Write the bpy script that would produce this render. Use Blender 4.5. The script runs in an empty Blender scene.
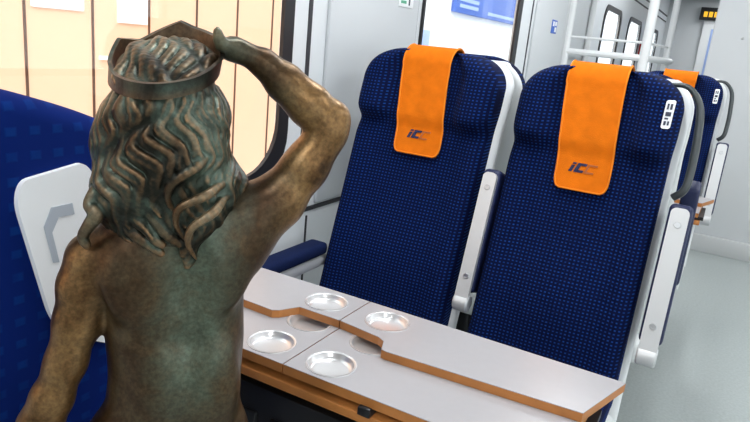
import bpy, bmesh, math, random
import numpy as np
from mathutils import Vector, Matrix, geometry
random.seed(7)
rng = np.random.default_rng(5)
sc = bpy.context.scene
COL = sc.collection
PI = math.pi
T17 = math.tan(math.radians(17))

# ------------------------------------------------------------------ helpers
def link(name, me, m=None, parent=None, sharp=35):
    for p in me.polygons: p.use_smooth = True
    if sharp is not None: me.set_sharp_from_angle(angle=math.radians(sharp))
    o = bpy.data.objects.new(name, me)
    COL.objects.link(o)
    if m is not None: me.materials.append(m)
    if parent is not None: o.parent = parent
    return o

def obj(name, bm, m=None, parent=None, sharp=35, normals=True):
    if normals: bmesh.ops.recalc_face_normals(bm, faces=bm.faces)
    me = bpy.data.meshes.new(name)
    bm.to_mesh(me); bm.free()
    return link(name, me, m, parent, sharp)

def tag(o, label=None, cat=None, group=None, kind=None):
    if label: o['label'] = label
    if cat: o['category'] = cat
    if group: o['group'] = group
    if kind: o['kind'] = kind
    return o

def thing(name, label, cat, loc=(0, 0, 0), rz=0, group=None):
    o = bpy.data.objects.new(name, None)
    o.empty_display_size = .1
    COL.objects.link(o)
    o.location = loc; o.rotation_euler = (0, 0, rz)
    return tag(o, label, cat, group)

def copy_tree(o, parent=None):
    c = o.copy(); COL.objects.link(c)
    if parent is not None:
        c.parent = parent
    for ch in [x for x in bpy.data.objects if x.parent == o]:
        copy_tree(ch, c)
    return c

def B(): return bmesh.new()

def box(bm, x0, x1, y0, y1, z0, z1, bev=0, seg=2, M=None):
    vs = [bm.verts.new((x, y, z)) for x in (x0, x1) for y in (y0, y1) for z in (z0, z1)]
    fs = [(0, 1, 3, 2), (4, 6, 7, 5), (0, 4, 5, 1), (2, 3, 7, 6), (0, 2, 6, 4), (1, 5, 7, 3)]
    faces = [bm.faces.new([vs[i] for i in f]) for f in fs]
    if M is not None:
        for v in vs: v.co = M @ v.co
    if bev:
        es = set(e for f in faces for e in f.edges)
        bmesh.ops.bevel(bm, geom=list(es), offset=bev, segments=seg, profile=.5, affect='EDGES')

def loft(bm, rings, cap=True, closed=True):
    R = [[bm.verts.new(p) for p in r] for r in rings]
    n = len(R[0])
    for a, b in zip(R[:-1], R[1:]):
        for i in range(n if closed else n - 1):
            j = (i + 1) % n
            try: bm.faces.new((a[i], a[j], b[j], b[i]))
            except ValueError: pass
    if cap:
        bm.faces.new(R[0][::-1]); bm.faces.new(R[-1])
    return R

def tube(bm, pts, r, n=10, rr=None):
    pts = [Vector(p) for p in pts]
    rings = []
    t0 = (pts[1] - pts[0]).normalized()
    up = Vector((0, 0, 1)) if abs(t0.z) < .9 else Vector((1, 0, 0))
    nx = t0.cross(up).normalized()
    for i, p in enumerate(pts):
        t = (pts[min(i + 1, len(pts) - 1)] - pts[max(i - 1, 0)]).normalized()
        nx = (nx - t * nx.dot(t)).normalized()
        ny = t.cross(nx)
        q = rr[i] if rr else r
        rings.append([p + q * (math.cos(2 * PI * k / n) * nx + math.sin(2 * PI * k / n) * ny) for k in range(n)])
    loft(bm, rings)

def bez(pts, n=8):
    # Catmull-Rom through points
    P = [Vector(p) for p in pts]; P = [2 * P[0] - P[1]] + P + [2 * P[-1] - P[-2]]
    out = []
    for i in range(1, len(P) - 2):
        for k in range(n):
            t = k / n
            out.append(.5 * ((2 * P[i]) + (-P[i - 1] + P[i + 1]) * t + (2 * P[i - 1] - 5 * P[i] + 4 * P[i + 1] - P[i + 2]) * t * t + (-P[i - 1] + 3 * P[i] - 3 * P[i + 1] + P[i + 2]) * t ** 3))
    out.append(P[-2])
    return out

def prism(bm, poly, h0, h1, fn, holes=()):
    """poly: 2d outline (with holes), extruded h0..h1, fn(u,v,h)->xyz"""
    loops = [poly] + list(holes)
    flat = [p for l in loops for p in l]
    tris = geometry.tessellate_polygon([[Vector((p[0], p[1], 0)) for p in l] for l in loops])
    a = [bm.verts.new(fn(p[0], p[1], h0)) for p in flat]
    b = [bm.verts.new(fn(p[0], p[1], h1)) for p in flat]
    for t in tris:
        try:
            bm.faces.new([a[i] for i in t]); bm.faces.new([b[i] for i in t][::-1])
        except ValueError: pass
    k = 0
    for l in loops:
        n = len(l)
        for i in range(n):
            j = (i + 1) % n
            bm.faces.new((a[k + i], a[k + j], b[k + j], b[k + i]))
        k += n

def rrect(x0, x1, y0, y1, r, n=8):
    out = []
    for cx, cy, a0 in ((x1 - r, y1 - r, 0), (x0 + r, y1 - r, 90), (x0 + r, y0 + r, 180), (x1 - r, y0 + r, 270)):
        for k in range(n + 1):
            a = math.radians(a0 + 90 * k / n)
            out.append((cx + r * math.cos(a), cy + r * math.sin(a)))
    return out

def disc(bm, c, r0, z0, z1, n=40):
    loft(bm, [[(c[0] + r0 * math.cos(2 * PI * k / n), c[1] + r0 * math.sin(2 * PI * k / n), z) for k in range(n)] for z in (z0, z1)])

# ------------------------------------------------------------------ materials
def mat(name, col, rough=.5, metal=0, noise=0, nscale=20, bump=0, bscale=300, spec=.5, emit=None, es=1, coat=0):
    m = bpy.data.materials.new(name); m.use_nodes = True
    nt = m.node_tree; N = nt.nodes; L = nt.links
    b = N['Principled BSDF']
    b.inputs['Base Color'].default_value = (*col, 1)
    b.inputs['Roughness'].default_value = rough
    b.inputs['Metallic'].default_value = metal
    b.inputs['Specular IOR Level'].default_value = spec
    b.inputs['Coat Weight'].default_value = coat
    tc = N.new('ShaderNodeTexCoord')
    if noise:
        t = N.new('ShaderNodeTexNoise'); t.inputs['Scale'].default_value = nscale; t.inputs['Detail'].default_value = 4
        L.new(tc.outputs['Object'], t.inputs['Vector'])
        r = N.new('ShaderNodeMix'); r.data_type = 'RGBA'
        r.inputs[6].default_value = (*[c * (1 - noise) for c in col], 1)
        r.inputs[7].default_value = (*[min(1, c * (1 + noise)) for c in col], 1)
        L.new(t.outputs['Fac'], r.inputs[0]); L.new(r.outputs[2], b.inputs['Base Color'])
    if bump:
        t = N.new('ShaderNodeTexNoise'); t.inputs['Scale'].default_value = bscale
        L.new(tc.outputs['Object'], t.inputs['Vector'])
        bp = N.new('ShaderNodeBump'); bp.inputs['Strength'].default_value = bump; bp.inputs['Distance'].default_value = .002
        L.new(t.outputs['Fac'], bp.inputs['Height']); L.new(bp.outputs['Normal'], b.inputs['Normal'])
    if emit:
        b.inputs['Emission Color'].default_value = (*emit, 1); b.inputs['Emission Strength'].default_value = es
    return m

def math_node(nt, op, a, b=None):
    n = nt.nodes.new('ShaderNodeMath'); n.operation = op
    for i, v in enumerate((a, b)):
        if v is None: continue
        if isinstance(v, (int, float)): n.inputs[i].default_value = v
        else: nt.links.new(v, n.inputs[i])
    return n.outputs[0]

def fabric(name, base, dot, px=.0105, pz=.0092, axes=('X', 'Z'), fade=.25):
    m = mat(name, base, .9, spec=.12)
    nt = m.node_tree; N = nt.nodes; L = nt.links; b = N['Principled BSDF']
    tc = N.new('ShaderNodeTexCoord'); s = N.new('ShaderNodeSeparateXYZ')
    L.new(tc.outputs['Object'], s.inputs[0])
    def tri(o, p):
        f = math_node(nt, 'FRACT', math_node(nt, 'DIVIDE', o, p))
        return math_node(nt, 'ABSOLUTE', math_node(nt, 'SUBTRACT', f, .5))
    u, v = tri(s.outputs[axes[0]], px), tri(s.outputs[axes[1]], pz)
    d = math_node(nt, 'MAXIMUM', u, math_node(nt, 'MULTIPLY', v, 1.25))
    mr = N.new('ShaderNodeMapRange'); mr.inputs['From Min'].default_value = .17; mr.inputs['From Max'].default_value = .27
    mr.inputs['To Min'].default_value = 1; mr.inputs['To Max'].default_value = 0
    L.new(d, mr.inputs['Value'])
    # woven patches: dot strength varies a little over the cloth
    t = N.new('ShaderNodeTexNoise'); t.inputs['Scale'].default_value = 60
    L.new(tc.outputs['Object'], t.inputs['Vector'])
    k = math_node(nt, 'MULTIPLY', mr.outputs[0], math_node(nt, 'ADD', math_node(nt, 'MULTIPLY', t.outputs['Fac'], .9), fade))
    mx = N.new('ShaderNodeMix'); mx.data_type = 'RGBA'
    mx.inputs[6].default_value = (*base, 1); mx.inputs[7].default_value = (*dot, 1)
    L.new(k, mx.inputs[0]); L.new(mx.outputs[2], b.inputs['Base Color'])
    b.inputs['Sheen Weight'].default_value = .0
    bp = N.new('ShaderNodeBump'); bp.inputs['Strength'].default_value = .25; bp.inputs['Distance'].default_value = .001
    L.new(mr.outputs[0], bp.inputs['Height']); L.new(bp.outputs['Normal'], b.inputs['Normal'])
    return m

M = {}
M['wall'] = mat('wall_laminate', (.71, .735, .75), .42, noise=.02, nscale=3)
M['panel'] = mat('wall_panel', (.62, .64, .655), .45, noise=.02, nscale=3)
M['floor'] = mat('floor_vinyl', (.385, .42, .412), .42, noise=.22, nscale=90)
M['ceil'] = mat('ceiling_panel', (.55, .57, .58), .5)
M['black'] = mat('black_rubber', (.012, .012, .014), .45)
M['groove'] = mat('dark_joint', (.03, .03, .035), .6)
M['fabric'] = fabric('navy_dot_fabric', (.0006, .0036, .032), (.006, .050, .25))
M['cushion'] = fabric('navy_dot_cushion', (.0006, .0036, .032), (.006, .050, .25), .0105, .0092, ('X', 'Y'))
M['plainblue'] = mat('plain_blue_fabric', (.003, .010, .052), .85, noise=.3, nscale=200, spec=.2)
M['navyplastic'] = mat('navy_trim', (.006, .012, .06), .5)
M['nearblue'] = fabric('royal_blue_fabric', (.0004, .012, .12), (.001, .035, .20), .03, .03, ('Y', 'Z'), 0)
M['shell'] = mat('seat_shell_white', (.78, .8, .8), .35)
M['alu'] = mat('brushed_aluminium', (.62, .63, .635), .4, .35, bump=.05)
M['steel'] = mat('steel', (.55, .56, .57), .3, .9)
M['handle'] = mat('grey_handle', (.06, .07, .072), .35, .2)
M['orange'] = mat('orange_velour', (.70, .160, .004), .9, noise=.22, nscale=30, bump=.5, bscale=500, spec=.15)
M['hem'] = mat('orange_hem', (.80, .225, .015), .85, spec=.2)
M['ink'] = mat('navy_embroidery', (.012, .016, .06), .8)
M['ink2'] = mat('brown_embroidery', (.42, .11, .02), .8)
M['laminate'] = mat('table_laminate', (.375, .365, .38), .3, noise=.03, nscale=60)
M['cup'] = mat('cup_recess', (.72, .71, .71), .22, .55)
M['wood'] = mat('oak_edge', (.46, .175, .042), .45, noise=.3, nscale=25)
M['dark'] = mat('dark_steel', (.02, .021, .024), .4, .3)
M['white'] = mat('white_paint', (.82, .83, .83), .4)
M['labelw'] = mat('white_label', (.93, .94, .95), .4)
M['labeli'] = mat('label_ink', (.03, .035, .06), .5)
M['grey'] = mat('pale_grey', (.45, .49, .55), .5)
M['facade'] = mat('peach_cladding', (.88, .54, .36), .6, noise=.04, nscale=2)
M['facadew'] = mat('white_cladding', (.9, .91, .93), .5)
M['seam'] = mat('dark_seam', (.10, .04, .02), .7)
M['blue'] = mat('blue_board', (.05, .14, .55), .5)
M['bluel'] = mat('pale_blue_board', (.35, .47, .8), .5)
M['ground'] = mat('concrete', (.45, .44, .42), .8, noise=.2, nscale=5)
M['lamp'] = mat('lamp_diffuser', (.9, .9, .9), .5, emit=(.93, .97, 1), es=3)
M['led'] = mat('amber_led', (.05, .03, .01), .5, emit=(1, .55, .02), es=1.2)
M['red'] = mat('red_plastic', (.45, .01, .015), .45)
M['green'] = mat('green_sign', (.1, .4, .25), .5)

def glass_mat():
    m = bpy.data.materials.new('window_glass'); m.use_nodes = True
    nt = m.node_tree; nt.nodes.clear()
    o = nt.nodes.new('ShaderNodeOutputMaterial'); t = nt.nodes.new('ShaderNodeBsdfTransparent')
    g = nt.nodes.new('ShaderNodeBsdfGlossy'); g.inputs['Roughness'].default_value = .02
    t.inputs['Color'].default_value = (.95, .97, .97, 1)
    mx = nt.nodes.new('ShaderNodeMixShader'); f = nt.nodes.new('ShaderNodeMath'); f.operation = 'MULTIPLY_ADD'
    lw = nt.nodes.new('ShaderNodeLayerWeight'); pw = nt.nodes.new('ShaderNodeMath'); pw.operation = 'POWER'; pw.inputs[1].default_value = 5
    nt.links.new(lw.outputs['Facing'], pw.inputs[0]); nt.links.new(pw.outputs[0], f.inputs[0]); f.inputs[1].default_value = .6; f.inputs[2].default_value = .025
    nt.links.new(f.outputs[0], mx.inputs[0]); nt.links.new(t.outputs[0], mx.inputs[1]); nt.links.new(g.outputs[0], mx.inputs[2])
    nt.links.new(mx.outputs[0], o.inputs['Surface'])
    return m
M['glass'] = glass_mat()

def bronze(name, dark, gold, green, gmix, spine=False, p0=.47, p1=.56):
    m = bpy.data.materials.new(name); m.use_nodes = True
    nt = m.node_tree; N = nt.nodes; L = nt.links; b = N['Principled BSDF']
    tc = N.new('ShaderNodeTexCoord'); ge = N.new('ShaderNodeNewGeometry')
    def noise(s, d=5, r=.6, w=0):
        t = N.new('ShaderNodeTexNoise'); t.inputs['Scale'].default_value = s; t.inputs['Detail'].default_value = d
        t.inputs['Roughness'].default_value = r; t.inputs['Distortion'].default_value = w
        L.new(tc.outputs['Object'], t.inputs['Vector']); return t.outputs['Fac']
    def rng_(v, a, c, lo=0, hi=1):
        r = N.new('ShaderNodeMapRange'); r.inputs['From Min'].default_value = a; r.inputs['From Max'].default_value = c
        r.inputs['To Min'].default_value = lo; r.inputs['To Max'].default_value = hi
        L.new(v, r.inputs['Value']); return r.outputs[0]
    def mix(f, a, c):
        r = N.new('ShaderNodeMix'); r.data_type = 'RGBA'; L.new(f, r.inputs[0])
        for i, v in ((6, a), (7, c)):
            if isinstance(v, tuple): r.inputs[i].default_value = (*v, 1)
            else: L.new(v, r.inputs[i])
        return r.outputs[2]
    n1 = noise(11, 5, .6, .6); n2 = noise(55, 6, .7); n3 = noise(200, 3, .6)
    worn = rng_(ge.outputs['Pointiness'], p0, p1)
    wn = math_node(nt, 'MULTIPLY', worn, rng_(n1, .3, .6, .25, 1))
    gsel = rng_(n1, .40, .62)
    gsel = math_node(nt, 'MULTIPLY', gsel, rng_(n2, .3, .6, .5, 1))
    gsel = math_node(nt, 'MULTIPLY', gsel, gmix)
    if spine:   # verdigris kept along the spine and neck where nothing rubs it; arms are rubbed golden
        s = N.new('ShaderNodeSeparateXYZ'); L.new(tc.outputs['Object'], s.inputs[0])
        ax = math_node(nt, 'ABSOLUTE', math_node(nt, 'SUBTRACT', s.outputs['X'], .018))
        sp = rng_(math_node(nt, 'ADD', ax, math_node(nt, 'MULTIPLY', math_node(nt, 'SUBTRACT', n1, .5), .09)), .010, .062, 1, 0)
        zz = rng_(s.outputs['Z'], .76, .84, .25, 1)
        sp = math_node(nt, 'MULTIPLY', sp, math_node(nt, 'MULTIPLY', zz, rng_(n2, .3, .65, .45, 1)))
        gsel = math_node(nt, 'MAXIMUM', math_node(nt, 'MULTIPLY', gsel, .35), math_node(nt, 'MULTIPLY', sp, .9))
        arm = rng_(ax, .085, .12)
        gold2 = math_node(nt, 'MULTIPLY', math_node(nt, 'ADD', math_node(nt, 'MULTIPLY', arm, .75), .25), rng_(n1, .32, .62, .1, 1))
        wn = math_node(nt, 'MAXIMUM', math_node(nt, 'MULTIPLY', wn, .5), gold2)
        c = mix(wn, dark, gold); c = mix(gsel, c, green)
    else:
        c = mix(gsel, dark, green); c = mix(wn, c, gold)
    sp3 = rng_(n3, .35, .7, .62, 1.08)
    hs = N.new('ShaderNodeMix'); hs.data_type = 'RGBA'; hs.blend_type = 'MULTIPLY'; hs.inputs[0].default_value = 1
    L.new(c, hs.inputs[6]); L.new(sp3, hs.inputs[7])
    L.new(hs.outputs[2], b.inputs['Base Color'])
    L.new(math_node(nt, 'ADD', math_node(nt, 'MULTIPLY', math_node(nt, 'SUBTRACT', 1, gsel), .6), .2), b.inputs['Metallic'])
    L.new(rng_(n2, .3, .7, .30, .46), b.inputs['Roughness'])
    bp = N.new('ShaderNodeBump'); bp.inputs['Strength'].default_value = .22; bp.inputs['Distance'].default_value = .002
    L.new(n2, bp.inputs['Height']); L.new(bp.outputs['Normal'], b.inputs['Normal'])
    return m
M['bronze'] = bronze('bronze_skin', (.030, .018, .011), (.36, .18, .058), (.10, .14, .095), .9, True)
M['bronzehair'] = bronze('bronze_hair', (.022, .022, .016), (.36, .195, .085), (.10, .15, .11), 1.0, False, .502, .548)
M['bronzecrown'] = bronze('bronze_crown', (.028, .027, .02), (.16, .085, .04), (.055, .085, .06), 1.0, False, .52, .60)

# ------------------------------------------------------------------ room shell
WX = -1.14            # inside face of the window wall
RX = 1.75
H = 2.3
def struct(name, bm, m, sharp=35):
    return tag(obj(name, bm, m, None, sharp), kind='structure')

bm = B(); box(bm, WX - .08, RX + .08, -2.6, 11.2, -.06, 0); struct('floor', bm, M['floor'])
bm = B(); box(bm, WX - .08, RX + .08, -2.6, 11.2, H, H + .06); struct('ceiling', bm, M['ceil'])
ZW0, ZW1 = .80, 1.72
wins = [(-1.9, -.55, .12), (-.30, 1.53, .15), (2.40, 3.66, .10), (6.1, 7.0, .12), (7.5, 8.5, .12), (9.0, 10.3, .12)]
bm = B()
prism(bm, [(-2.6, 0), (11.2, 0), (11.2, H), (-2.6, H)], 0, .03, lambda u, v, h: (WX - h, u, v),
      [rrect(a, b, ZW0, ZW1, r)[::-1] for a, b, r in wins])
struct('wall_left', bm, M['wall'], 20)
bm = B()
prism(bm, [(-2.6, 0), (11.2, 0), (11.2, H), (-2.6, H)], 0, .08, lambda u, v, h: (RX + h, u, v),
      [rrect(a, b, ZW0, ZW1, .12)[::-1] for a, b in ((-1.9, -.55), (-.3, 1.5), (2.2, 3.8))])
struct('wall_right', bm, M['wall'], 20)
def window(k, x, a, b, r, s, da=.035, db=.035):
    bm = B()
    prism(bm, rrect(a - .012, b + .012, ZW0 - .012, ZW1 + .012, r + .012), -.010, .002, lambda u, v, h: (x - s * h, u, v),
          [rrect(a + da, b - db, ZW0 + .035, ZW1 - .035, r)[::-1]])
    w = struct('window_%d' % k, bm, M['black'], 30)
    bm = B(); prism(bm, rrect(a, b, ZW0, ZW1, r), .004, .010, lambda u, v, h: (x - s * h, u, v)); obj('pane', bm, M['glass'], w, 30)
for k, (a, b, r) in enumerate(wins): window(k + 1, WX, a, b, r, 1, .003 if k == 2 else .035, .06 if k == 2 else .035)
for k, (a, b) in enumerate(((-1.9, -.55), (-.3, 1.5), (2.2, 3.8))): window(k + 7, RX, a, b, .12, -1)
bm = B(); box(bm, WX, RX, -2.68, -2.6, 0, H); struct('light_block_back', bm, M['panel'])  # unseen wall added behind the camera to cut the flat frontal sky light
# end wall with doorway
bm = B(); box(bm, WX, RX, 11.05, 11.13, 0, H); struct('wall_end', bm, M['panel'])
bm = B(); box(bm, -.62, .1, 11.0, 11.05, 0, 2.0, .01); d = struct('door_1', bm, M['white'])
bm = B(); box(bm, -.5, -.02, 10.99, 11.0, .8, 1.85, .004); obj('pane', bm, M['bluel'], d)
# partition facing the bay
bm = B(); box(bm, -.215, RX, 5.0, 5.08, 0, H, .012); struct('wall_partition', bm, M['panel'])
bm = B(); box(bm, -.20, RX, 4.975, 5.0, 0, .125, .005); struct('baseboard_partition', bm, M['alu'])
for k, (x, z) in enumerate(((-.0, 1.600), (.05, 1.603), (.018, 1.565), (-.04, 1.466))):
    bm = B(); box(bm, x, x + .016, 4.988, 5.0, z, z + .016, .005)
    tag(obj('wall_bolt', bm, M['steel']), ('small round bolt cap high on the grey partition, left of the top pair', 'small round bolt cap high on the grey partition, right of the top pair', 'small bolt cap just under the pair on the grey partition', 'single small bolt cap lowest and leftmost on the grey partition')[k], 'bolt', 'bolt caps on the grey partition')
# wall trims on the window wall
def trim(k, y0, y1, z0, z1, d, m, bev=.003):
    bm = B(); box(bm, WX - .001, WX + d, y0, y1, z0, z1, bev); struct('trim_%d' % k, bm, m)
trim(1, 1.622, 1.640, .70, H, .003, M['groove'], 0)
trim(2, 1.72, 2.335, .70, H, .014, M['panel'], .006)
trim(3, 2.345, 2.352, .70, H, .004, M['groove'], 0)
trim(4, -2.6, 5.0, .676, .690, .004, M['groove'], 0)
trim(5, 3.885, 3.90, .70, H, .004, M['groove'], 0)
trim(6, 3.95, 5.6, .70, H, .014, M['panel'], .006)
trim(7, 1.68, 1.686, .0, .66, .004, M['groove'], 0)
trim(8, -2.6, 5.0, .0, .12, .02, M['alu'], .004)
trim(9, 5.9, 11, 1.98, 2.0, .006, M['groove'], 0)
trim(10, 5.9, 11, 1.90, 1.915, .006, M['groove'], 0)

# small signs on the window wall
t = thing('wall_sign', 'small pale sign with green and black marks above the window seat', 'sign', (WX + .014, 2.16, 1.362))
bm = B(); box(bm, 0, .003, 0, .115, 0, .10, .001); obj('plate', bm, M['labelw'], t)
bm = B(); box(bm, .003, .004, .012, .055, .012, .022); box(bm, .003, .004, .02, .06, .03, .05); box(bm, .003, .004, .012, .05, .06, .08); obj('marks', bm, M['green'], t)
bm = B(); box(bm, .003, .004, .075, .085, .008, .04); box(bm, .003, .004, .070, .10, .05, .085); obj('marks', bm, M['labeli'], t)
t = thing('wall_sign', 'small square blue and white pictogram on the pale panel left of the luggage rack', 'sign', (WX + .014, 4.33, 1.385))
bm = B(); box(bm, 0, .003, 0, .13, 0, .085, .001); obj('plate', bm, M['blue'], t)
bm = B(); box(bm, .003, .004, .02, .06, .045, .075); box(bm, .003, .004, .075, .115, .01, .04); box(bm, .003, .004, .075, .115, .05, .075); obj('marks', bm, M['labelw'], t)

# ceiling lamps
k = 0
for x, nm in ((-.45, 'window'), (.95, 'aisle')):
    for y in (-.9, 1.4, 3.6, 6.2, 8.7):
        if x > 0 and y > 4: continue
        t = thing('ceiling_light', 'white ceiling light strip over the %s side, %s from the near end' % (nm, ['first', 'second', 'third', 'fourth', 'fifth'][[-.9, 1.4, 3.6, 6.2, 8.7].index(y)]), 'lamp', ((x, y) if y != 8.7 else (-.13, 10.15))[0:2] + (H,), 0, 'ceiling light strips')
        if y == 8.7: t['label'] = 'bright white ceiling light near the far end of the coach'
        bm = B(); box(bm, -.11, .11, -.75, .75, -.03, -.001, .008); obj('housing', bm, M['white'], t)
        bm = B(); box(bm, -.09, .09, -.72, .72, -.036, -.028, .003); obj('diffuser', bm, M['lamp'], t)
        ld = bpy.data.lights.new('ceiling_lamp', 'AREA'); ld.shape = 'RECTANGLE'; ld.size = .18; ld.size_y = 1.44
        ld.energy = 19 if x < 0 else 15; ld.color = (.95, .98, 1)
        lo = bpy.data.objects.new('lamp_light', ld); COL.objects.link(lo); lo.location = (0, 0, -.045); lo.parent = t

# information display over the far door
t = thing('information_display', 'black display with amber letters over the far end door', 'display', (-.33, 10.98, 2.06))
bm = B(); box(bm, -.36, .36, -.03, .02, -.09, .09, .006); obj('housing', bm, M['black'], t)
bm = B()
for i in range(9):
    x = -.31 + i * .07
    box(bm, x, x + .05, -.034, -.030, -.045, .03)
obj('lettering', bm, M['led'], t)

# ------------------------------------------------------------------ outside
bm = B(); box(bm, -9, WX - .3, -6, 40, -1.1, -1.0); struct('ground', bm, M['ground'])
t = thing('building_facade', 'peach clad facade with dark vertical seams outside the left window', 'building', (-3.1, 0, -1.0))
bm = B(); box(bm, 0, .1, -5, 4.9, 0, 4.4); obj('cladding', bm, M['facade'], t)
y = 1.95 - .375 * 12
i = 0
while y < 4.8:
    bm = B(); box(bm, .098, .104, y - .007, y + .007, 0, 4.4); obj('seam', bm, M['seam'], t); y += .375
bm = B(); box(bm, .1, .112, 1.98, 2.27, 2.23, 2.62, .01); obj('reflection_patch', bm, M['facadew'], t)  # window-glass reflection, painted as a white plate on the cladding
bm = B(); box(bm, .1, .112, 2.36, 2.52, 1.99, 2.01); obj('reflection_strip', bm, M['facadew'], t)  # thin pale line of the same glass reflections, set on the cladding
bm = B(); box(bm, .1, .112, 2.48, 2.68, 2.19, 2.5); obj('reflection_patch', bm, M['facadew'], t)  # second glass reflection, also painted as a white plate
t = thing('white_building', 'bright white building outside the second window, behind the seats', 'building', (-3.1, 5.0, -1.0))
bm = B(); box(bm, 0, .1, 0, 34, 0, 4.4); obj('wall', bm, M['facadew'], t)
bm = B(); box(bm, .1, .16, 2.05, 4.4, 2.62, 3.6, .01); bo = obj('sign_board', bm, M['blue'], t)
bm = B()
for q in range(4): box(bm, .16, .166, 2.15, 2.75, 2.68 + q * .07, 2.72 + q * .07)
box(bm, .16, .166, 3.1, 4.3, 2.66, 2.70)
obj('lettering', bm, M['bluel'], bo)
bm = B(); box(bm, .1, .13, 1.32, 1.5, 2.2, 2.38, .005); obj('plate', bm, M['bluel'], t)

# ------------------------------------------------------------------ seats
def yf(z):            # recline: front face centre line of the backrest
    return (z - .5) * T17

HW = .204
ZT = 1.222
def sm(a, b, x):
    t = min(1, max(0, (x - a) / (b - a))); return t * t * (3 - 2 * t)
def halfw(z):
    w = HW
    w += .004 * sm(1.0, 1.08, z)
    r = .095
    if z > ZT - r:
        q = (z - (ZT - r)) / r
        w -= r * 1.15 * (1 - math.sqrt(max(0, 1 - q * q)))
    return w
def bulge(u, z):      # forward relief of the front face, u in -1..1
    a = abs(u)
    wing = sm(.43, .66, a) * (1 - .45 * sm(.8, 1, a)) * sm(.985 + .03 * abs(a - .75), 1.045 + .03 * abs(a - .75), z) * (1 - .6 * sm(1.19, 1.25, z))
    roll = .012 * sm(.99, 1.035, z)
    side = .016 * sm(.55, .85, a) * (1 - sm(.95, 1.02, z))
    lum = .018 * math.exp(-((z - .62) / .12) ** 2) * (1 - a * a)
    return .052 * wing + roll + side + lum
def front_y(x, z):
    u = x / halfw(z)
    cap = 0
    if z > ZT - .05:
        q = (z - (ZT - .05)) / .05; cap = .035 * (1 - math.sqrt(max(0, 1 - q * q)))
    return yf(z) - bulge(u, z) + cap
def backrest_bm():
    bm = B(); rings = []
    zs = list(np.linspace(.40, ZT - .095, 70)) + [ZT - .095 * (1 - math.sin(a)) for a in np.linspace(.1, PI / 2, 14)]
    TH = .085
    for z in zs:
        w = halfw(z); ring = []
        q = max(0, (z - (ZT - .05)) / .05); sh = .035 * (1 - math.sqrt(max(0, 1 - q * q)))
        n = 40
        for k in range(n + 1):
            u = -1 + 2 * k / n
            u = math.copysign(1 - (1 - abs(u)) ** 1.25, u)
            e = .030 * (max(0, abs(u) - .86) / .14) ** 2.4
            ring.append((w * u, yf(z) - bulge(u, z) + sh + e, z))
        for k in range(11):
            u = 1 - 2 * k / 10
            ring.append((w * u * .995, yf(z) + TH - sh - .02 * abs(u) ** 6, z))
        rings.append(ring)
    loft(bm, rings)
    return bm
def shell_bm():
    bm = B(); rings = []
    zs = list(np.linspace(.30, ZT - .08, 40)) + [ZT - .012 - .07 * (1 - math.sin(a)) for a in np.linspace(.1, PI / 2, 12)]
    for z in zs:
        zz = min(z + .004, ZT)
        w = halfw(max(.4, min(zz, ZT - .02))) + .016
        if z > ZT - .1: w = min(w, HW + .024 - .085 * (1 - math.sqrt(max(0, 1 - ((z - (ZT - .1)) / .092) ** 2))))
        q = max(0, (z - (ZT - .06)) / .055); sh = .03 * (1 - math.sqrt(max(0, 1 - min(1, q) ** 2)))
        ring = []
        n = 48
        for k in range(n):
            a = 2 * PI * k / n
            cx, sy = math.cos(a), math.sin(a)
            x = w * math.copysign(abs(cx) ** .35, cx); y = (.024 - .6 * sh) * math.copysign(abs(sy) ** .5, sy)
            ring.append((x, yf(z) + .082 + y, z))
        rings.append(ring)
    loft(bm, rings)
    return bm
Rrec = Matrix.Rotation(-math.radians(17), 4, 'X')
def tilt(x, s, n=0):  # point on the reclined side plane: s = height, n = forward offset (towards the passenger)
    return Vector((x, yf(s) - n * math.cos(math.radians(17)), s - n * math.sin(math.radians(17)) * -1 * -1))
def armrest_up(seat, x, wide=.037, plate=True):
    """folded-up armrest, underside plate facing forward"""
    Mx = Matrix.Translation((x, yf(.55), .55)) @ Rrec
    h = .372
    bm = B(); box(bm, -wide / 2 - .006, wide / 2 + .006, -.012, .06, .03, h + .012, .012, 3, Mx)
    a = obj('armrest', bm, M['navyplastic'], seat)
    bm = B(); prism(bm, rrect(-wide / 2, wide / 2, .0, h, .014), -.026, -.010, lambda u, v, hh: Mx @ Vector((u, hh, v)))
    p = obj('underside_plate', bm, M['alu'], a)
    bm = B()
    for v in (.075, .33):
        bm = B(); loft(bm, [[Mx @ Vector((r * math.cos(2 * PI * k / 14), yy, v + r * math.sin(2 * PI * k / 14))) for k in range(14)] for r, yy in ((.0085, -.0262), (.0075, -.029), (.0045, -.029), (.0045, -.027))])
        obj('screw', bm, M['steel'], a)
    bm = B()
    loft(bm, [[Mx @ Vector((xx, -.005 + r * math.cos(2 * PI * k / 20), .0 + r * math.sin(2 * PI * k / 20))) for k in range(20)] for xx, r in ((-wide / 2 - .002, .022), (-wide / 2 + .002, .026), (wide / 2 - .002, .026), (wide / 2 + .002, .022))])
    obj('knuckle', bm, M['alu'], a)
    return a
def armrest_down(seat, x):
    bm = B(); box(bm, x - .032, x + .032, -.34, .03, .572, .612, .014, 3); a = obj('armrest', bm, M['plainblue'], seat)
    bm = B(); box(bm, x - .026, x + .026, -.30, .06, .535, .573, .008, 2); obj('underside_plate', bm, M['alu'], a)
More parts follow.
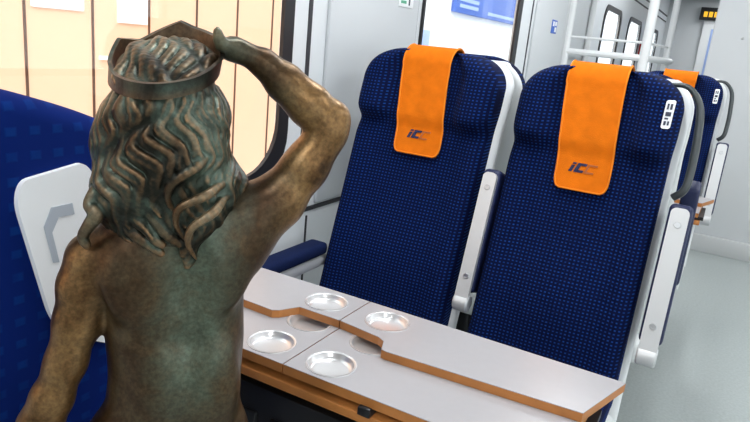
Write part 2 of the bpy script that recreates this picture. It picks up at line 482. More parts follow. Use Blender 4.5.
def make_seat(label):
    t = thing('train_seat', label, 'seat')
    obj('backrest', backrest_bm(), M['fabric'], t, 50)
    obj('back_shell', shell_bm(), M['shell'], t, 60)
    bm = B(); box(bm, -HW, HW, -.42, .06, .36, .475, .045, 4); obj('seat_cushion', bm, M['cushion'], t, 50)
    bm = B(); box(bm, -HW - .012, HW + .012, -.38, .14, .28, .36, .02, 3); obj('seat_frame', bm, M['shell'], t)
    bm = B(); box(bm, -.09, .09, -.22, .06, .0, .29, .02, 3); obj('pedestal', bm, M['dark'], t)
    return t
def add_handle(seat, x):
    bm = B()
    z = lambda s, f=0: (yf(s) + .045 + f)
    pts = bez([(x - .085, z(1.2), 1.188), (x - .045, z(1.2, -.004), 1.200), (x - .010, z(1.195, -.008), 1.192), (x + .020, z(1.16, -.012), 1.150), (x + .031, z(1.08, -.012), 1.07), (x + .033, z(1.0, -.004), .99), (x + .028, z(.95, 0), .945), (x + .006, z(.92, .012), .92)], 7)
    tube(bm, pts, .0125, 12, [.0065 + .0035 * sm(8, 26, i) for i in range(len(pts))])
    return obj('grab_handle', bm, M['handle'], seat)
def add_label(seat, x, z):
    def fn(u, v, h):
        zz = z + v; xx = x + u
        return (xx, front_y(xx, zz) - h, zz)
    bm = B(); prism(bm, rrect(-.010, .010, -.034, .034, .005, 4), -.012, .004, fn); l = obj('number_label', bm, M['labelw'], seat)
    bm = B()
    for v0, v1, u0, u1 in ((.012, .026, -.006, -.002), (.012, .026, .001, .006), (-.004, .006, -.006, .006), (-.012, -.008, -.006, .002), (-.026, -.016, -.006, -.001), (-.026, -.016, .002, .006)):
        prism(bm, [(u0, v0), (u1, v0), (u1, v1), (u0, v1)], .0035, .0048, fn)
    obj('print', bm, M['labeli'], l)

Y0, CXR, CXL = 1.6, -.311, -.803
seatL = make_seat('navy dotted train seat beside the window wall, left of the pair behind the table')
armrest_down(seatL, -.228)
armrest_up(seatL, .246)
seatR = make_seat('navy dotted train seat on the aisle, right of the pair behind the table')
armrest_up(seatR, .256, .043)
add_handle(seatR, .222)
add_label(seatR, .180, 1.13)
seatL.scale = (1.05, 1, 1); seatL.location = (CXL, Y0, 0); seatR.location = (CXR, Y0, 0)
g2 = 'seats turned away behind the front pair'
for cx, lb in ((CXL, 'blue seat turned away behind the window seat, its edge showing past the white shell'), (CXR, 'blue seat turned away behind the aisle seat, its armrest showing past the front armrest')):
    if cx == CXL:
        seatB = c = make_seat(lb)
        armrest_up(seatB, -.258); add_label(seatB, -.180, 1.13)
    else: c = copy_tree(seatB)
    c.location = (cx, 2.275, 0); c.rotation_euler = (0, 0, PI); c['label'] = lb; c['group'] = g2
g3 = 'seats of the next bay'
FY = 3.4
for s, cx, lb in ((seatR, -.255, 'farther navy train seat with an orange headrest cloth, seen past the aisle seat'),):
    c = copy_tree(s); c.location = (cx, FY, 0); c['label'] = lb

# headrest cloths
def cloth(cx, y0, w_top, w_bot, zb, label, off=(0, 0)):
    t = thing('headrest_cloth', label, 'headrest cloth', (cx, y0, 0), 0, 'orange headrest cloths')
    path = []
    r = .03
    for z in list(np.linspace(zb, zb + r, 8)) + list(np.linspace(zb + r + .01, ZT - .05, 30)): path.append((z, None))
    rows = []
    for z, _ in path:
        q = min(1, (z - zb) / .3)
        w = w_bot + (w_top - w_bot) * q
        if z < zb + r: w -= r - math.sqrt(max(0, r * r - (r - (z - zb)) ** 2))
        # pulled smooth over the hollow between the wings
        rows.append((w / 2, yf(z) - .012 * sm(.99, 1.035, z) - .0095, z))
    cy, cz, R = yf(ZT - .05) + .036, ZT - .050, .055
    for a in np.linspace(8, 172, 16):
        A = math.radians(a)
        rows.append((w_top / 2, cy - (R + .003) * math.cos(A) * .98, cz + (R + .003) * math.sin(A)))
    for k in range(6):
        z = ZT - .06 - k * .03
        rows.append((w_top / 2, yf(z) + .116, z))
    n = 14
    def sk(z): return off[0] + (off[1] - off[0]) * sm(zb, ZT, z)
    def rowpts(d):
        out = []
        for i, (hw, y, z) in enumerate(rows):
            nx = rows[min(i + 1, len(rows) - 1)]; pv = rows[max(i - 1, 0)]
            tv = Vector((0, nx[1] - pv[1], nx[2] - pv[2])).normalized(); nn = Vector((0, -tv.z, tv.y))
            row = []
            for k in range(n + 1):
                x = hw * (-1 + 2 * k / n) + (sk(z) if i < 38 else off[1])
                wt = 1 - sm(ZT - .075, ZT - .05, z) if i < 38 else 0
                yy = y + wt * min(0, front_y(x, z) - .006 - y)
                p = Vector((x, yy, z)) + nn * d
                if i < 44 and d > 0:
                    p.y -= .0012 * math.sin(23 * z + 9 * x)
                row.append(p)
            out.append(row)
        return out
    rf, rb = rowpts(.005), rowpts(0)
    bm = B()
    loft(bm, [f + b[::-1] for f, b in zip(rf, rb)])
    obj('cloth', bm, M['orange'], t, 60)
    bm = B()
    edge = [r_[0] for r_ in rf][::-1] + rf[0][1:-1] + [r_[-1] for r_ in rf]
    tube(bm, [p - Vector((0, .0003, 0)) for p in edge], .0028, 6)
    obj('hem', bm, M['hem'], t, 60)
    # embroidered mark: slanted bar letters
    zc = zb + .058; xc = off[0]
    def fn(u, v, h):
        zz = zc + v * .96; return (xc + u + v * .38, yf(zz) - .0145 - h, zz)
    bm = B()
    H_ = .0125
    def q(u0, u1, v0, v1, b=None):
        prism(b or bm, [(u0, v0), (u1, v0), (u1, v1), (u0, v1)], 0, .0022, fn)
    q(-.034, -.025, -H_, .005); q(-.034, -.025, .008, H_)
    q(-.021, -.011, -H_, H_); q(-.012, .003, .006, H_); q(-.012, .003, -H_, -.006)
    obj('logo', bm, M['ink'], t)
    bm = B()
    q(.006, .011, -H_, H_, bm); q(.011, .030, .008, H_, bm); q(.011, .030, -H_, -.008, bm)
    obj('logo', bm, M['ink2'], t)
    return t
cloth(CXL, Y0, .152, .146, .920, 'orange headrest cloth on the window seat, left of the two front cloths', (.014, -.012))
cloth(CXR, Y0, .150, .136, .906, 'orange headrest cloth on the aisle seat, largest in view', (.007, -.012))
cloth(-.255, FY, .150, .136, .906, 'small orange headrest cloth on the farther seat', (.0, .0))

# seat opposite, by the window, close to the camera
NX = -.72
t = thing('train_seat', 'royal blue seat by the left window with a white panel, behind the statue', 'seat', (-.91, .55, 0))
ox, oy = -.91, .55
def rounded_side(bm, prof, x0, x1, r=.03, steps=6):
    c = Vector((sum(p[0] for p in prof) / len(prof), sum(p[1] for p in prof) / len(prof)))
    rings = []
    for k in range(steps + 1):
        a = PI / 2 * k / steps
        rings.append((x0 + r * (1 - math.sin(a)), r * (1 - math.cos(a))))
    xs = [(x0 + r - r * math.sin(PI / 2 * (1 - k / steps)), r - r * math.cos(PI / 2 * (1 - k / steps)) if False else r * (1 - math.cos(PI / 2 * (1 - k / steps)))) for k in range(steps + 1)]
    seq = xs + [(x1 - (a - x0), s) for a, s in xs[::-1]]
    R = []
    for x, s in seq:
        ring = []
        for p in prof:
            v = Vector(p) - c; L = v.length
            q = c + v * ((L - s) / L)
            ring.append((x - ox, q.x - oy, q.y))
        R.append(ring)
    loft(bm, R)
prof = [Vector(p).to_2d() for p in bez([(.755, .42, 0), (.752, .60, 0), (.735, .80, 0), (.70, .97, 0), (.665, 1.045, 0), (.62, 1.082, 0), (.56, 1.108, 0), (.50, 1.128, 0), (.43, 1.147, 0), (.36, 1.158, 0), (.31, 1.145, 0), (.295, 1.10, 0), (.33, .97, 0), (.39, .70, 0), (.42, .45, 0), (.46, .40, 0), (.76, .39, 0)], 4)]
bm = B(); rounded_side(bm, [(p.x, p.y) for p in prof], -1.11, NX); obj('backrest', bm, M['nearblue'], t, 60)
bm = B(); box(bm, -.18, .10, .18, .255, .34, .46, .04, 4); obj('seat_cushion', bm, M['nearblue'], t, 50)
bm = B(); box(bm, -.10, .10, -.1, .22, 0, .42, .02, 3); obj('pedestal', bm, M['dark'], t)
# side plate, leaning with the backrest
pc = [(.437, 1.035), (.552, 1.052), (.594, .765), (.488, .825)]
def plate_pt(s, v):
    a = Vector(pc[3]).lerp(Vector(pc[0]), v); b = Vector(pc[2]).lerp(Vector(pc[1]), v); return a.lerp(b, s)
def fpl(u, v, h):
    p = plate_pt(u, v); return (NX + h - ox, p.x - oy, p.y)
rr = [(p[0], p[1]) for p in rrect(0, 1, 0, 1, .2, 8)]
bm = B(); prism(bm, rr, -.004, .008, fpl); sp_ = obj('side_panel', bm, M['labelw'], t)
bm = B()
prism(bm, [(.22, .50), (.30, .50), (.30, .68), (.42, .76), (.62, .76), (.62, .82), (.36, .82), (.22, .72)], .0078, .0088, fpl)
prism(bm, rrect(.55, .72, .50, .60, .04), .0078, .0088, fpl)
obj('print', bm, M['grey'], sp_)

# ------------------------------------------------------------------ folding table
def make_table(label, loc, scale=1):
    t = thing('folding_table', label, 'table', loc)
    SX = 0.0            # split line
    def leaf(x0, x1c, x1b, y0, y1, z0, z1, name, notch=None, cups=(), skirt=.0):
        """board with wood core and grey laminate top; x1c/x1b: right end at front / back"""
        def outline(y0_):
            if notch:
                a = notch
                pts = [(x0, y0_)] if not a.get('left') else []
                return a['f'](x0, x1c, x1b, y0_, y1)
            return [(x0, y0_), (x1c, y0_), (x1b, y1), (x0, y1)]
        return outline(y0)
    def board(name, poly, z0, z1, cups=()):
        holes = [[(cx + .0385 * math.cos(-2 * PI * k / 40), cy + .0385 * math.sin(-2 * PI * k / 40)) for k in range(40)] for cx, cy in cups]
        bm = B(); prism(bm, poly, z0, z1 - .0012, lambda u, v, h: (u, v, h), holes); b = obj(name, bm, M['wood'], t, 20)
        # laminate skin, slightly inset
        c = (sum(p[0] for p in poly) / len(poly), sum(p[1] for p in poly) / len(poly))
        bm = B(); prism(bm, poly, z1 - .0012, z1, lambda u, v, h: (u, v, h), holes); obj('laminate', bm, M['laminate'], b, 20)
        for cx, cy in cups:
            bm = B(); n = 48
            prof = [(.0435, z1), (.0432, z1 + .0012), (.0400, z1 + .0012), (.0385, z1 - .0005), (.0365, z1 - .006), (.0335, z1 - .0095), (.028, z1 - .0105), (.001, z1 - .0105)]
            rings = [[(cx + r * math.cos(2 * PI * k / n), cy + r * math.sin(2 * PI * k / n), z) for k in range(n)] for r, z in prof]
            loft(bm, rings, cap=False)
            bm.faces.new([v for v in bm.verts][-n:])
            obj('cup_recess', bm, M['cup'], b, 60)
        return b
    g = .0012
    # near, middle and far edges (local origin on the split, near edge of the lower leaf, floor level)
    NE, LF, BE = 0.0, .128, .286
    # lower leaves
    board('lower_leaf', [(g, NE), (.45, NE), (.455, .20), (g, .20)], .697, .714, [(.062, .050), (.080, .160)])
    board('lower_leaf', [(-.46, NE), (-g, NE), (-g, .20), (-.46, .20)], .697, .714, [(-.062, .050), (-.058, .160)])
    # upper leaves folded over, with the finger notch
    yN = .172
    def arc(c0, c1): return [c0, ((c0[0] * .8 + c1[0] * .2), c0[1] * .3 + c1[1] * .7), c1]
    board('upper_leaf', [(g, yN), (.090, yN - .012), (.104, yN - .020), (.116, LF - .006), (.126, LF - .008), (.452, LF + .012), (.493, BE - .004), (g, BE)], .7145, .7305, [(.072, .226)])
    board('upper_leaf', [(-.47, LF + .012), (-.122, LF - .002), (-.112, LF + .006), (-.092, yN), (-g, yN), (-g, BE), (-.49, BE)][::1], .7145, .7305, [(-.065, .226)])
    # fixed boards underneath
    bm = B(); box(bm, -.47, .46, NE - .004, .24, .668, .684, .002); obj('base_board', bm, M['wood'], t)
    bm = B(); box(bm, -.47, .47, .02, .23, .684, .697); obj('core', bm, M['dark'], t)
    for x in (.160, -.2):
        bm = B(); box(bm, x - .011, x + .011, NE - .009, NE + .03, .684, .698, .002); box(bm, x - .004, x + .012, NE - .011, NE - .005, .687, .701, .002); obj('hinge', bm, M['dark'], t)
    # support frame
    bm = B(); box(bm, -.40, .36, .10, .13, .60, .668, .004); obj('support_rail', bm, M['dark'], t)
    bm = B(); box(bm, -.40, .30, .06, .25, .012, .61, .01); obj('support_panel', bm, M['black'], t)
    for x in (-.26, -.06, .14):
        bm = B(); box(bm, x, x + .17, .050, .062, .05, .56, .006); obj('door_panel', bm, M['dark'], t)
    bm = B(); box(bm, -.10, .12, .03, .22, 0, .014, .004); obj('foot_plate', bm, M['dark'], t)
    return t
tb = make_table('grey folding table with oak edges and cup recesses in front of the two seats', (-.55, .776, 0))
c = copy_tree(tb); c.location = (-.475, 2.70, 0); c['label'] = 'farther folding table of which only an oak end shows past the aisle seat'
# ------------------------------------------------------------------ luggage rack
t = thing('luggage_rack', 'white tubular luggage rack standing against the window wall beyond the seats', 'luggage rack', (-.85, 5.0, 0))
posts = [(-.25, -.28), (.27, -.28), (.34, .42), (-.25, .42)]
for i, (x, y) in enumerate(posts):
    top = bez([(x, y, 0), (x, y, 1.0), (x, y, 1.72), (x + (.0 if x < 0 else -.03), y, 1.83), (x + (.05 if x < 0 else -.12), y, 1.87)], 6)
    bm = B(); tube(bm, top,   .024 if i != 1 else .032, 12); obj('post', bm, M['white'], t)
for z in (.45, 1.285):
    bm = B()
    tube(bm, [(-.25, -.28, z), (.30, -.28, z)], .023); tube(bm, [(.27, -.28, z), (.37, .45, z)], .024); tube(bm, [(-.25, .42, z), (.34, .42, z)], .016)
    for k in range(5): tube(bm, [(-.25 + k * .11, -.28, z - .01), (-.25 + k * .11, .42, z - .01)], .007, 8)
    obj('shelf', bm, M['white'], t)
    bm = B(); tube(bm, [(-.25, -.28, z + .10), (.27, -.28, z + .10)], .009); tube(bm, [(.27, -.28, z + .10), (.34, .42, z + .10)], .009); obj('guard_rail', bm, M['white'], t)
bm = B(); box(bm, -.29, -.25, -.30, -.26, .2, 1.8, .006); obj('wall_bracket', bm, M['alu'], t)
t = thing('fire_extinguisher_box', 'small dark red box on the far window wall past the luggage rack', 'box', (WX + .03, 8.75, 1.42))
bm = B(); box(bm, -.04, .05, -.09, .09, -.09, .09, .012); obj('body', bm, M['red'], t)
bm = B(); box(bm, .05, .056, -.05, .05, -.03, .03, .002); obj('cover', bm, M['white'], t)

# ------------------------------------------------------------------ statue (modelled as one blended surface)
CF, CYAW, CPITCH, CROLL, CH = 640.0, 27.776, 15.009, 5.7, 1.24
def cam_axes():
    y, p, r = map(math.radians, (CYAW, CPITCH, CROLL))
    fw = np.array([-math.sin(y) * math.cos(p), math.cos(y) * math.cos(p), -math.sin(p)])
    rt = np.array([math.cos(y), math.sin(y), 0]); up = np.cross(rt, fw)
    return fw, math.cos(r) * rt + math.sin(r) * up, math.cos(r) * up - math.sin(r) * rt
FW, RT, UP = cam_axes()
AZ = math.radians(45.5); DS = .75
sr = np.array([math.cos(AZ), math.sin(AZ), 0]); sd = np.array([-math.sin(AZ), math.cos(AZ), 0])
def P(x, y, b=0.):
    """measured outline point -> statue space (a right, b depth, c height)"""
    d = FW * CF + RT * (x - 375) - UP * (y - 211)
    k = (DS + b) / (d @ sd)
    return np.array([k * (d @ sr), b, CH + k * d[2]])
PX = .00115

class Field:
    def __init__(s, lo, hi, h):
        s.lo = np.array(lo, float); s.h = h
        s.n = np.ceil((np.array(hi) - s.lo) / h).astype(int) + 1
        s.F = np.full(s.n, .2, np.float32)
    def sub(s, mn, mx):
        a = np.clip(np.floor((mn - s.lo) / s.h).astype(int), 0, s.n); b = np.clip(np.ceil((mx - s.lo) / s.h).astype(int) + 1, 0, s.n)
        if np.any(b <= a): return None, None
        g = np.meshgrid(*[s.lo[i] + s.h * np.arange(a[i], b[i]) for i in range(3)], indexing='ij', sparse=True)
        return tuple(slice(a[i], b[i]) for i in range(3)), g
    def merge(s, sl, d, k, op='add'):
        F = s.F[sl]
        if op == 'add':
            h = np.clip(.5 + .5 * (F - d) / k, 0, 1)
            s.F[sl] = F + (d - F) * h - k * h * (1 - h)
        else:
            d = -d
            h = np.clip(.5 - .5 * (F - d) / k, 0, 1)
            s.F[sl] = F + (d - F) * h + k * h * (1 - h)
    def cap(s, p0, p1, r0, r1, k=.01, op='add'):
        p0, p1 = np.array(p0, float), np.array(p1, float); R = max(r0, r1) + k + 4 * s.h
        sl, g = s.sub(np.minimum(p0, p1) - R, np.maximum(p0, p1) + R)
        if sl is None: return
        ba = p1 - p0; L2 = max(ba @ ba, 1e-12)
        t = np.clip(((g[0] - p0[0]) * ba[0] + (g[1] - p0[1]) * ba[1] + (g[2] - p0[2]) * ba[2]) / L2, 0, 1)
        d = np.sqrt((g[0] - p0[0] - t * ba[0]) ** 2 + (g[1] - p0[1] - t * ba[1]) ** 2 + (g[2] - p0[2] - t * ba[2]) ** 2) - (r0 + (r1 - r0) * t)
        s.merge(sl, d, k, op)
    def ell(s, c, r, k=.01, rot=None, op='add'):
        c, r = np.array(c, float), np.array(r, float); R = r.max() + k + 4 * s.h
        sl, g = s.sub(c - R, c + R)
        if sl is None: return
        q = [g[i] - c[i] for i in range(3)]
        if rot is not None:
            A = np.array(rot); q = [A[i, 0] * q[0] + A[i, 1] * q[1] + A[i, 2] * q[2] for i in range(3)]
        k0 = np.sqrt(sum((q[i] / r[i]) ** 2 for i in range(3))); k1 = np.sqrt(sum((q[i] / r[i] ** 2) ** 2 for i in range(3)))
        d = k0 * (k0 - 1) / np.maximum(k1, 1e-6)
        s.merge(sl, d, k, op)
    def chain(s, pts, rs, k=.008, op='add'):
        for i in range(len(pts) - 1): s.cap(pts[i], pts[i + 1], rs[i], rs[i + 1], k, op)
    def mesh(s, name, smooth=2):
        F = s.F; I = F < 0
        c = I[:-1, :-1, :-1].astype(np.uint8)
        acc = np.zeros(c.shape, np.uint8)
        for i in (0, 1):
            for j in (0, 1):
                for k in (0, 1):
                    acc += I[i:F.shape[0] - 1 + i, j:F.shape[1] - 1 + j, k:F.shape[2] - 1 + k]
        act = np.argwhere((acc > 0) & (acc < 8))
        idx = np.full(c.shape, -1, np.int32); idx[tuple(act.T)] = np.arange(len(act))
        pos = np.zeros((len(act), 3)); cnt = np.zeros(len(act))
        for ax in range(3):
            o = [a for a in range(3) if a != ax]
            for i in (0, 1):
                for j in (0, 1):
                    a = act.copy(); a[:, o[0]] += i; a[:, o[1]] += j
                    b = a.copy(); b[:, ax] += 1
                    fa, fb = F[tuple(a.T)], F[tuple(b.T)]
                    m = (fa < 0) != (fb < 0)
                    t = fa[m] / (fa[m] - fb[m])
                    p = a[m].astype(float); p[:, ax] += t
                    pos[m] += p; cnt[m] += 1
        V = s.lo + s.h * pos / cnt[:, None]
        quads = []
        for ax in range(3):
            o = [(ax + 1) % 3, (ax + 2) % 3]
            s0 = [slice(None)] * 3; s1 = [slice(None)] * 3; s0[ax] = slice(0, -1); s1[ax] = slice(1, None)
            A, Bb = I[tuple(s0)], I[tuple(s1)]
            e = np.argwhere(A != Bb)
            e = e[(e[:, o[0]] > 0) & (e[:, o[1]] > 0) & (e[:, o[0]] < c.shape[o[0]]) & (e[:, o[1]] < c.shape[o[1]])]
            ins = A[tuple(e.T)]
            def cell(i, j):
                q = e.copy(); q[:, o[0]] -= i; q[:, o[1]] -= j; return idx[tuple(q.T)]
            Q = np.stack([cell(1, 1), cell(0, 1), cell(0, 0), cell(1, 0)], 1)
            Q[~ins] = Q[~ins][:, ::-1]
            quads.append(Q)
        Q = np.concatenate(quads); Q = Q[(Q >= 0).all(1)]
        E_ = np.concatenate([Q[:, [0, 1]], Q[:, [1, 2]], Q[:, [2, 3]], Q[:, [3, 0]]])
        for _ in range(smooth):
            S = np.zeros_like(V); n = np.zeros(len(V))
            for a, b in ((0, 1), (1, 0)):
                np.add.at(S, E_[:, a], V[E_[:, b]]); np.add.at(n, E_[:, a], 1)
            V = .5 * V + .5 * S / np.maximum(n, 1)[:, None]
        me = bpy.data.meshes.new(name)
        me.vertices.add(len(V)); me.vertices.foreach_set('co', V.astype(np.float32).ravel())
        me.loops.add(Q.size); me.loops.foreach_set('vertex_index', Q.astype(np.int32).ravel())
        me.polygons.add(len(Q)); me.polygons.foreach_set('loop_start', np.arange(0, Q.size, 4, dtype=np.int32))
        me.update(calc_edges=True); me.validate()
        return me

root = thing('bronze_statue', 'patinated bronze statue of a crowned long haired woman, hand raised to her brow', 'statue',
             tuple(DS * sd), AZ)
hb = Field((-.20, -.14, .0), (.235, .19, 1.26), .0030)
# torso
hb.ell(P(176, 300) + [0, .004, 0], (.081, .052, .098), .03)
hb.ell(P(177, 350) + [0, .006, 0], (.0795, .049, .07), .03)
hb.ell(P(170, 430) + [0, .004, 0], (.097, .060, .062), .03)
hb.ell(P(176, 388) + [0, .006, 0], (.0775, .050, .06), .03)
hb.ell(P(180, 245) + [0, .0, 0], (.082, .048, .055), .03)
for sx in (-1, 1):      # buttocks, thighs, legs
    hb.ell((-.008 + sx * .046, -.022, .665), (.05, .05, .06), .025)
    hb.chain([(-.008 + sx * .046, .0, .70), (-.008 + sx * .048, .012, .40), (-.008 + sx * .046, -.006, .22), (-.008 + sx * .045, .0, .055)], [.06, .036, .036, .02], .015)
    hb.chain([(-.008 + sx * .045, -.012, .040), (-.008 + sx * .052, .085, .040)], [.020, .016], .012)
# shoulders and shoulder blades
hb.cap(P(150, 232), P(96, 258), .036, .030, .025)
hb.cap(P(195, 225), P(250, 212), .042, .036, .025)
hb.ell(P(132, 285, -.034), (.030, .016, .042), .022)
hb.ell(P(222, 272, -.034), (.032, .017, .044), .022)
hb.ell(P(245, 238, -.012), (.032, .030, .045), .02)
# spine furrow and waist dimples
hb.chain([P(187, 250, -.062), P(189, 300, -.063), P(188, 350, -.058), P(183, 400, -.068)], [.012, .017, .018, .015], .022, 'sub')
for x in (158, 212): hb.cap(P(x, 402, -.067), P(x, 408, -.067), .008, .008, .012, 'sub')
for x in (160, 216): hb.ell(P(x, 385, -.030), (.026, .022, .06), .02)
# neck and head
hb.cap(P(172, 215), P(170, 130), .034, .032, .02)
HC = P(168, 98)
hb.ell(HC + [0, .006, -.010], (.050, .056, .046), .01)
fd = np.array([.64, .768, 0]); fs = np.array([.768, -.64, 0])
hb.cap(HC + fd * .030 + [0, 0, -.035], HC + fd * .050 + [0, 0, -.052], .03, .016, .015)          # jaw, chin
hb.cap(HC + fd * .058 + [0, 0, .004], HC + fd * .070 + [0, 0, -.014], .0055, .0075, .006)        # nose
hb.cap(HC + fd * .060 + fs * .010 + [0, 0, -.033], HC + fd * .060 - fs * .010 + [0, 0, -.033], .0045, .0045, .004)
hb.cap(HC + fd * .059 + fs * .008 + [0, 0, -.040], HC + fd * .059 - fs * .008 + [0, 0, -.040], .0045, .0045, .004)
for q in (-1, 1):
    hb.cap(HC + fd * .054 + fs * q * .010 + [0, 0, .012], HC + fd * .045 + fs * q * .032 + [0, 0, .012], .006, .005, .005)   # brows
    hb.ell(HC + fd * .051 + fs * q * .020 + [0, 0, .001], (.008, .008, .006), .002)                                          # eyes
    hb.ell(HC + fd * .045 + fs * q * .028 + [0, 0, -.022], (.014, .014, .014), .012)                                         # cheeks
    hb.ell(HC - fd * .004 + fs * q * .052 + [0, 0, -.008], (.009, .010, .016), .004)                                         # ears
# left arm hanging
hb.chain([P(92, 258), P(84, 285), P(78, 320), P(66, 362), P(52, 398)], [.0275, .0275, .0255, .0225, .0225], .012)
hb.chain([P(52, 398), P(40, 425, .0), P(32, 462, .0)], [.0245, .025, .016], .010)
hw = P(32, 462, .0)
hand = hw + [.002, .006, -.030]
hb.chain([hw, hand], [.015, .017], .008)
for i, (dx, L) in enumerate(((-.014, .036), (-.005, .042), (.004, .040), (.013, .032))):
    p = hand + [dx, .006, -.008]; hb.chain([p, p + [dx * .2, L * .35, -L * .45], p + [dx * .3, L * .5, -L]], [.0062, .0056, .0048], .003)
hb.chain([hand + [.012, -.004, .004], hand + [.028, .008, -.012], hand + [.030, .018, -.028]], [.007, .0062, .005], .003)
# right arm raised, elbow out, hand shading the brow
hb.chain([P(252, 222), P(277, 201), P(305, 167), P(327, 134)], [.037, .0315, .0262, .0252], .014)
hb.chain([P(330, 125), P(310, 106, .004), P(284, 82, .008), P(263, 63, .010), P(246, 54, .012)], [.0235, .0262, .0225, .0165, .0125], .006)
hb.cap(P(327, 128), P(332, 118), .0235, .0225, .006)
w0 = P(246, 54, .012); palm = P(231, 50, .014)
hb.chain([w0, P(238, 51, .014), palm], [.0125, .0125, .0130], .006)
hb.ell(P(233, 48, .010), (.014, .012, .013), .006)
for i, (dy, b, L) in enumerate(((-7, .016, 17), (-2, .022, 19), (4, .027, 18), (9, .031, 14))):
    p = P(231, 49 + dy * .55, b)
    hb.chain([p, P(231 - L * .5, 48 + dy * .7, b + .014), P(231 - L * .9, 51 + dy * .8, b + .026)], [.0068, .0060, .0050], .0025)
hb.chain([P(232, 47, .004), P(222, 45, -.002), P(218.5, 38, -.003), P(217.5, 31, -.002)], [.0085, .0072, .0062, .0054], .004)
body = link('body', hb.mesh('body', 3), M['bronze'], root, None)

# hair: tapered wavy locks blended into one mass
hf = Field((-.125, -.14, .925), (.10, .10, 1.255), .0018)
YS = [20, 60, 90, 110, 140, 165, 180, 200, 220, 240, 255, 268]
LF_ = [130, 114, 111, 103, 97, 93, 92, 95, 99, 112, 138, 160]
RT_ = [200, 222, 220, 223, 226, 235, 240, 236, 229, 222, 217, 206]
DP_ = [.02, .056, .064, .070, .074, .075, .074, .070, .066, .063, .061, .060]
def env(y, th, shrink=0.):
    l, r, dp = np.interp(y, YS, LF_), np.interp(y, YS, RT_), np.interp(y, YS, DP_)
    cx, hw_ = (l + r) / 2, (r - l) / 2
    return P(cx + (hw_ - shrink / PX) * math.sin(th), y, .0 - (dp - shrink) * math.cos(th))
for y in range(86, 236, 8):
    l, r, dp = np.interp(y, YS, LF_), np.interp(y, YS, RT_), np.interp(y, YS, DP_)
    hf.ell(P((l + r) / 2, y), ((r - l) / 2 * PX - .013, dp - .017, .020), .012)
TA = math.radians(25)
EX = np.array([math.cos(.1), 0, math.sin(.1)]); EY = np.array([0, math.cos(TA), math.sin(TA)]); EZ = np.array([0, -math.sin(TA), math.cos(TA)])
TC_ = P(166, 73)
hf.ell(TC_, (.052, .062, .015), .006, [EX, EY, EZ])
def flow(th0, y):      # one wave field shared by all locks, so that neighbours run side by side
    ph = 1.5 * math.sin(1.7 * th0 + .6) + 1.1 * th0
    amp = np.interp(y, [80, 110, 160, 230, 262], [.03, .10, .17, .20, .16])
    return amp * math.sin(2 * PI * y / 78 + ph) + .05 * math.sin(2 * PI * y / 31 + 3 * ph)
def lock(th0, y0, y1, r0, r1, drift, lift, jit=0.):
    n = max(12, int((y1 - y0) / 4))
    pts, rs = [], []
    j1, j2 = random.uniform(-jit, jit), random.uniform(0, 6)
    for i in range(n + 1):
        t = i / n; y = y0 + (y1 - y0) * t
        th = th0 + drift * t * t + flow(th0, y) + j1 * math.sin(2 * PI * y / 50 + j2)
        p = env(y, th, .006 - lift - .0045 * math.sin(2 * PI * y / 78 + 2.5 * th0 + 1.2))
        pts.append(p)
        rs.append(r1 + (r0 - r1) * min(1, (1.02 - t) / .28) ** .7 * min(1, .55 + t * 4))
    hf.chain(pts, rs, .0013)
YEND = ([0, .12, .25, .35, .45, .55, .65, .78, .9, 1], [200, 232, 250, 256, 244, 264, 266, 258, 240, 212])
DRIFT = ([0, .3, .5, .7, 1], [.10, .12, .10, -.10, -.28])
N1 = 18
for i in range(N1):
    f = (i + .5) / N1; th = math.radians(-114 + 228 * f)
    ye = np.interp(f, *YEND) + random.uniform(-7, 5); dr = np.interp(f, *DRIFT)
    lock(th, 90, ye, .0098, .0036, dr, -.001)
    for k in range(3):      # finer ridges riding on each lock
        o = random.uniform(-.055, .055)
        lock(th + o, random.uniform(92, 135), ye - random.uniform(4, 60), random.uniform(.0028, .0044), .0010, dr, random.uniform(.006, .0085), .05)
# long sweeping curls of the right side
for k, (x0, y0_, x1, y1_) in enumerate(((238, 172, 176, 230), (240, 186, 188, 250), (226, 138, 168, 206))):
    pts = [P(x0, y0_, -.012), P(x0 - 14, y0_ + 10, -.045), P((x0 + x1) / 2, (y0_ + y1_) / 2 - 6, -.074), P(x1 + 4, y1_ - 22, -.079), P(x1, y1_ - 6, -.074), P(x1 + 8, y1_ + 9, -.064)]
    q = bez([Vector(p) for p in pts], 5)
    hf.chain([np.array(p) for p in q], [.0052 - .0032 * abs(2 * i / len(q) - .8) for i in range(len(q))], .002)
# lock lying on the left shoulder
q = bez([Vector(P(96, 190, -.03)), Vector(P(90, 205, -.035)), Vector(P(97, 214, -.042)), Vector(P(90, 224, -.042)), Vector(P(83, 236, -.034)), Vector(P(87, 246, -.032))], 5)
hf.chain([np.array(p) for p in q], [.0062] * 8 + list(np.linspace(.0075, .004, len(q) - 8)), .003)
# whorl on top of the head inside the crown
for k in range(-4, 5):
    pts = []
    for i in range(16):
        v = 1 - 2 * i / 15
        u = (k * .0112 + .0035 * math.sin(5 * v + 1.3 * k) + .006 * math.sin(2.2 * v + .4)) * math.sqrt(1.04 - .92 * v * v)
        e = max(0, 1 - (u / .056) ** 2 - (.93 * v) ** 2)
        pts.append(TC_ + EX * u + EY * (.056 * v) + EZ * (.015 * math.sqrt(e) + .003 + .002 * math.sin(6 * v + 2 * k)))
    hf.chain(pts, [.0040] + [.0064] * 14 + [.004], .0010)
hair = link('hair', hf.mesh('hair', 1), M['bronzehair'], root, None)

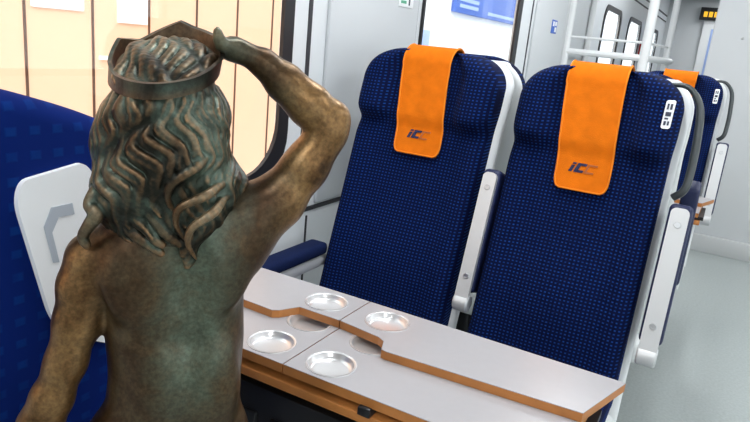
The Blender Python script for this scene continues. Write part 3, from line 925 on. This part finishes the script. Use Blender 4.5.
# crown: tilted band with five low points
def crown_pt(a, lev, rad=1.0):
    ca, sa = math.cos(a), math.sin(a)          # sa = +1 near side
    x = 166 + 57.5 * rad * ca; y = 59 - 5 * ca + 24 * sa * rad
    pk = 0
    for a_, hgt, wd in ((math.radians(-75), 14, .46), (math.radians(-146), 12, .34), (math.radians(-30), 8, .34), (math.radians(176), 3, .25), (math.radians(30), 2, .3)):
        dd = (a - a_ + PI) % (2 * PI) - PI
        pk += hgt * max(0, 1 - abs(dd) / wd / 1.6) ** 1.1
    top = y - pk * (1 if lev else 0)
    return P(x - 2 * (1 - lev), top if lev else y + 17, -.080 * sa * rad)
bm = B(); n = 96
rings = [[Vector(crown_pt(2 * PI * k / n, l, r)) for k in range(n)] for l, r in ((1, 1.02), (1, 1.0), (0, .98), (0, .92), (1, .94), (1, .97), (1, 1.02))]
mid = [[(a * (1 - f) + b * f) for a, b in zip(rings[1], rings[2])] for f in (.2, .25, .5, .78, .82)]
seq = [rings[0], rings[1], rings[2], rings[3], rings[4], rings[5]]
vs = [[bm.verts.new(p) for p in r] for r in seq]
for a, b in zip(vs, vs[1:] + vs[:1]):
    for i in range(n):
        j = (i + 1) % n
        bm.faces.new((a[i], a[j], b[j], b[i]))
obj('crown', bm, M['bronzecrown'], root, 50)
bm = B(); loft(bm, [[(-.008 + r * math.cos(2 * PI * k / 48), .03 + r * math.sin(2 * PI * k / 48), z) for k in range(48)] for r, z in ((.125, 0), (.125, .022), (.118, .03))])
obj('plinth', bm, M['bronzecrown'], root)

# ------------------------------------------------------------------ light
w = bpy.data.worlds.new('world'); sc.world = w; w.use_nodes = True
bg = w.node_tree.nodes['Background']; bg.inputs['Color'].default_value = (.93, .97, 1, 1); bg.inputs['Strength'].default_value = 3.4
sd_ = bpy.data.lights.new('sun', 'SUN'); sd_.energy = 2.0; sd_.angle = .02; sd_.color = (1, .95, .88)
so = bpy.data.objects.new('sun', sd_); COL.objects.link(so)
so.rotation_euler = Vector((-.5, .75, -.62)).to_track_quat('-Z', 'Y').to_euler()

# ------------------------------------------------------------------ camera
cd = bpy.data.cameras.new('camera'); cam = bpy.data.objects.new('camera', cd); COL.objects.link(cam)
cd.sensor_width = 36; cd.lens = 36 * CF / 750; cd.clip_start = .02; cd.clip_end = 200
Rm = Matrix(((RT[0], UP[0], -FW[0]), (RT[1], UP[1], -FW[1]), (RT[2], UP[2], -FW[2])))
cam.matrix_world = Matrix.Translation((0, 0, CH)) @ Rm.to_4x4()
sc.camera = cam
sc.view_settings.view_transform = 'Standard'; sc.view_settings.look = 'None'
sc.view_settings.exposure = -0.2; sc.view_settings.gamma = 1
sc.view_settings.use_curve_mapping = False
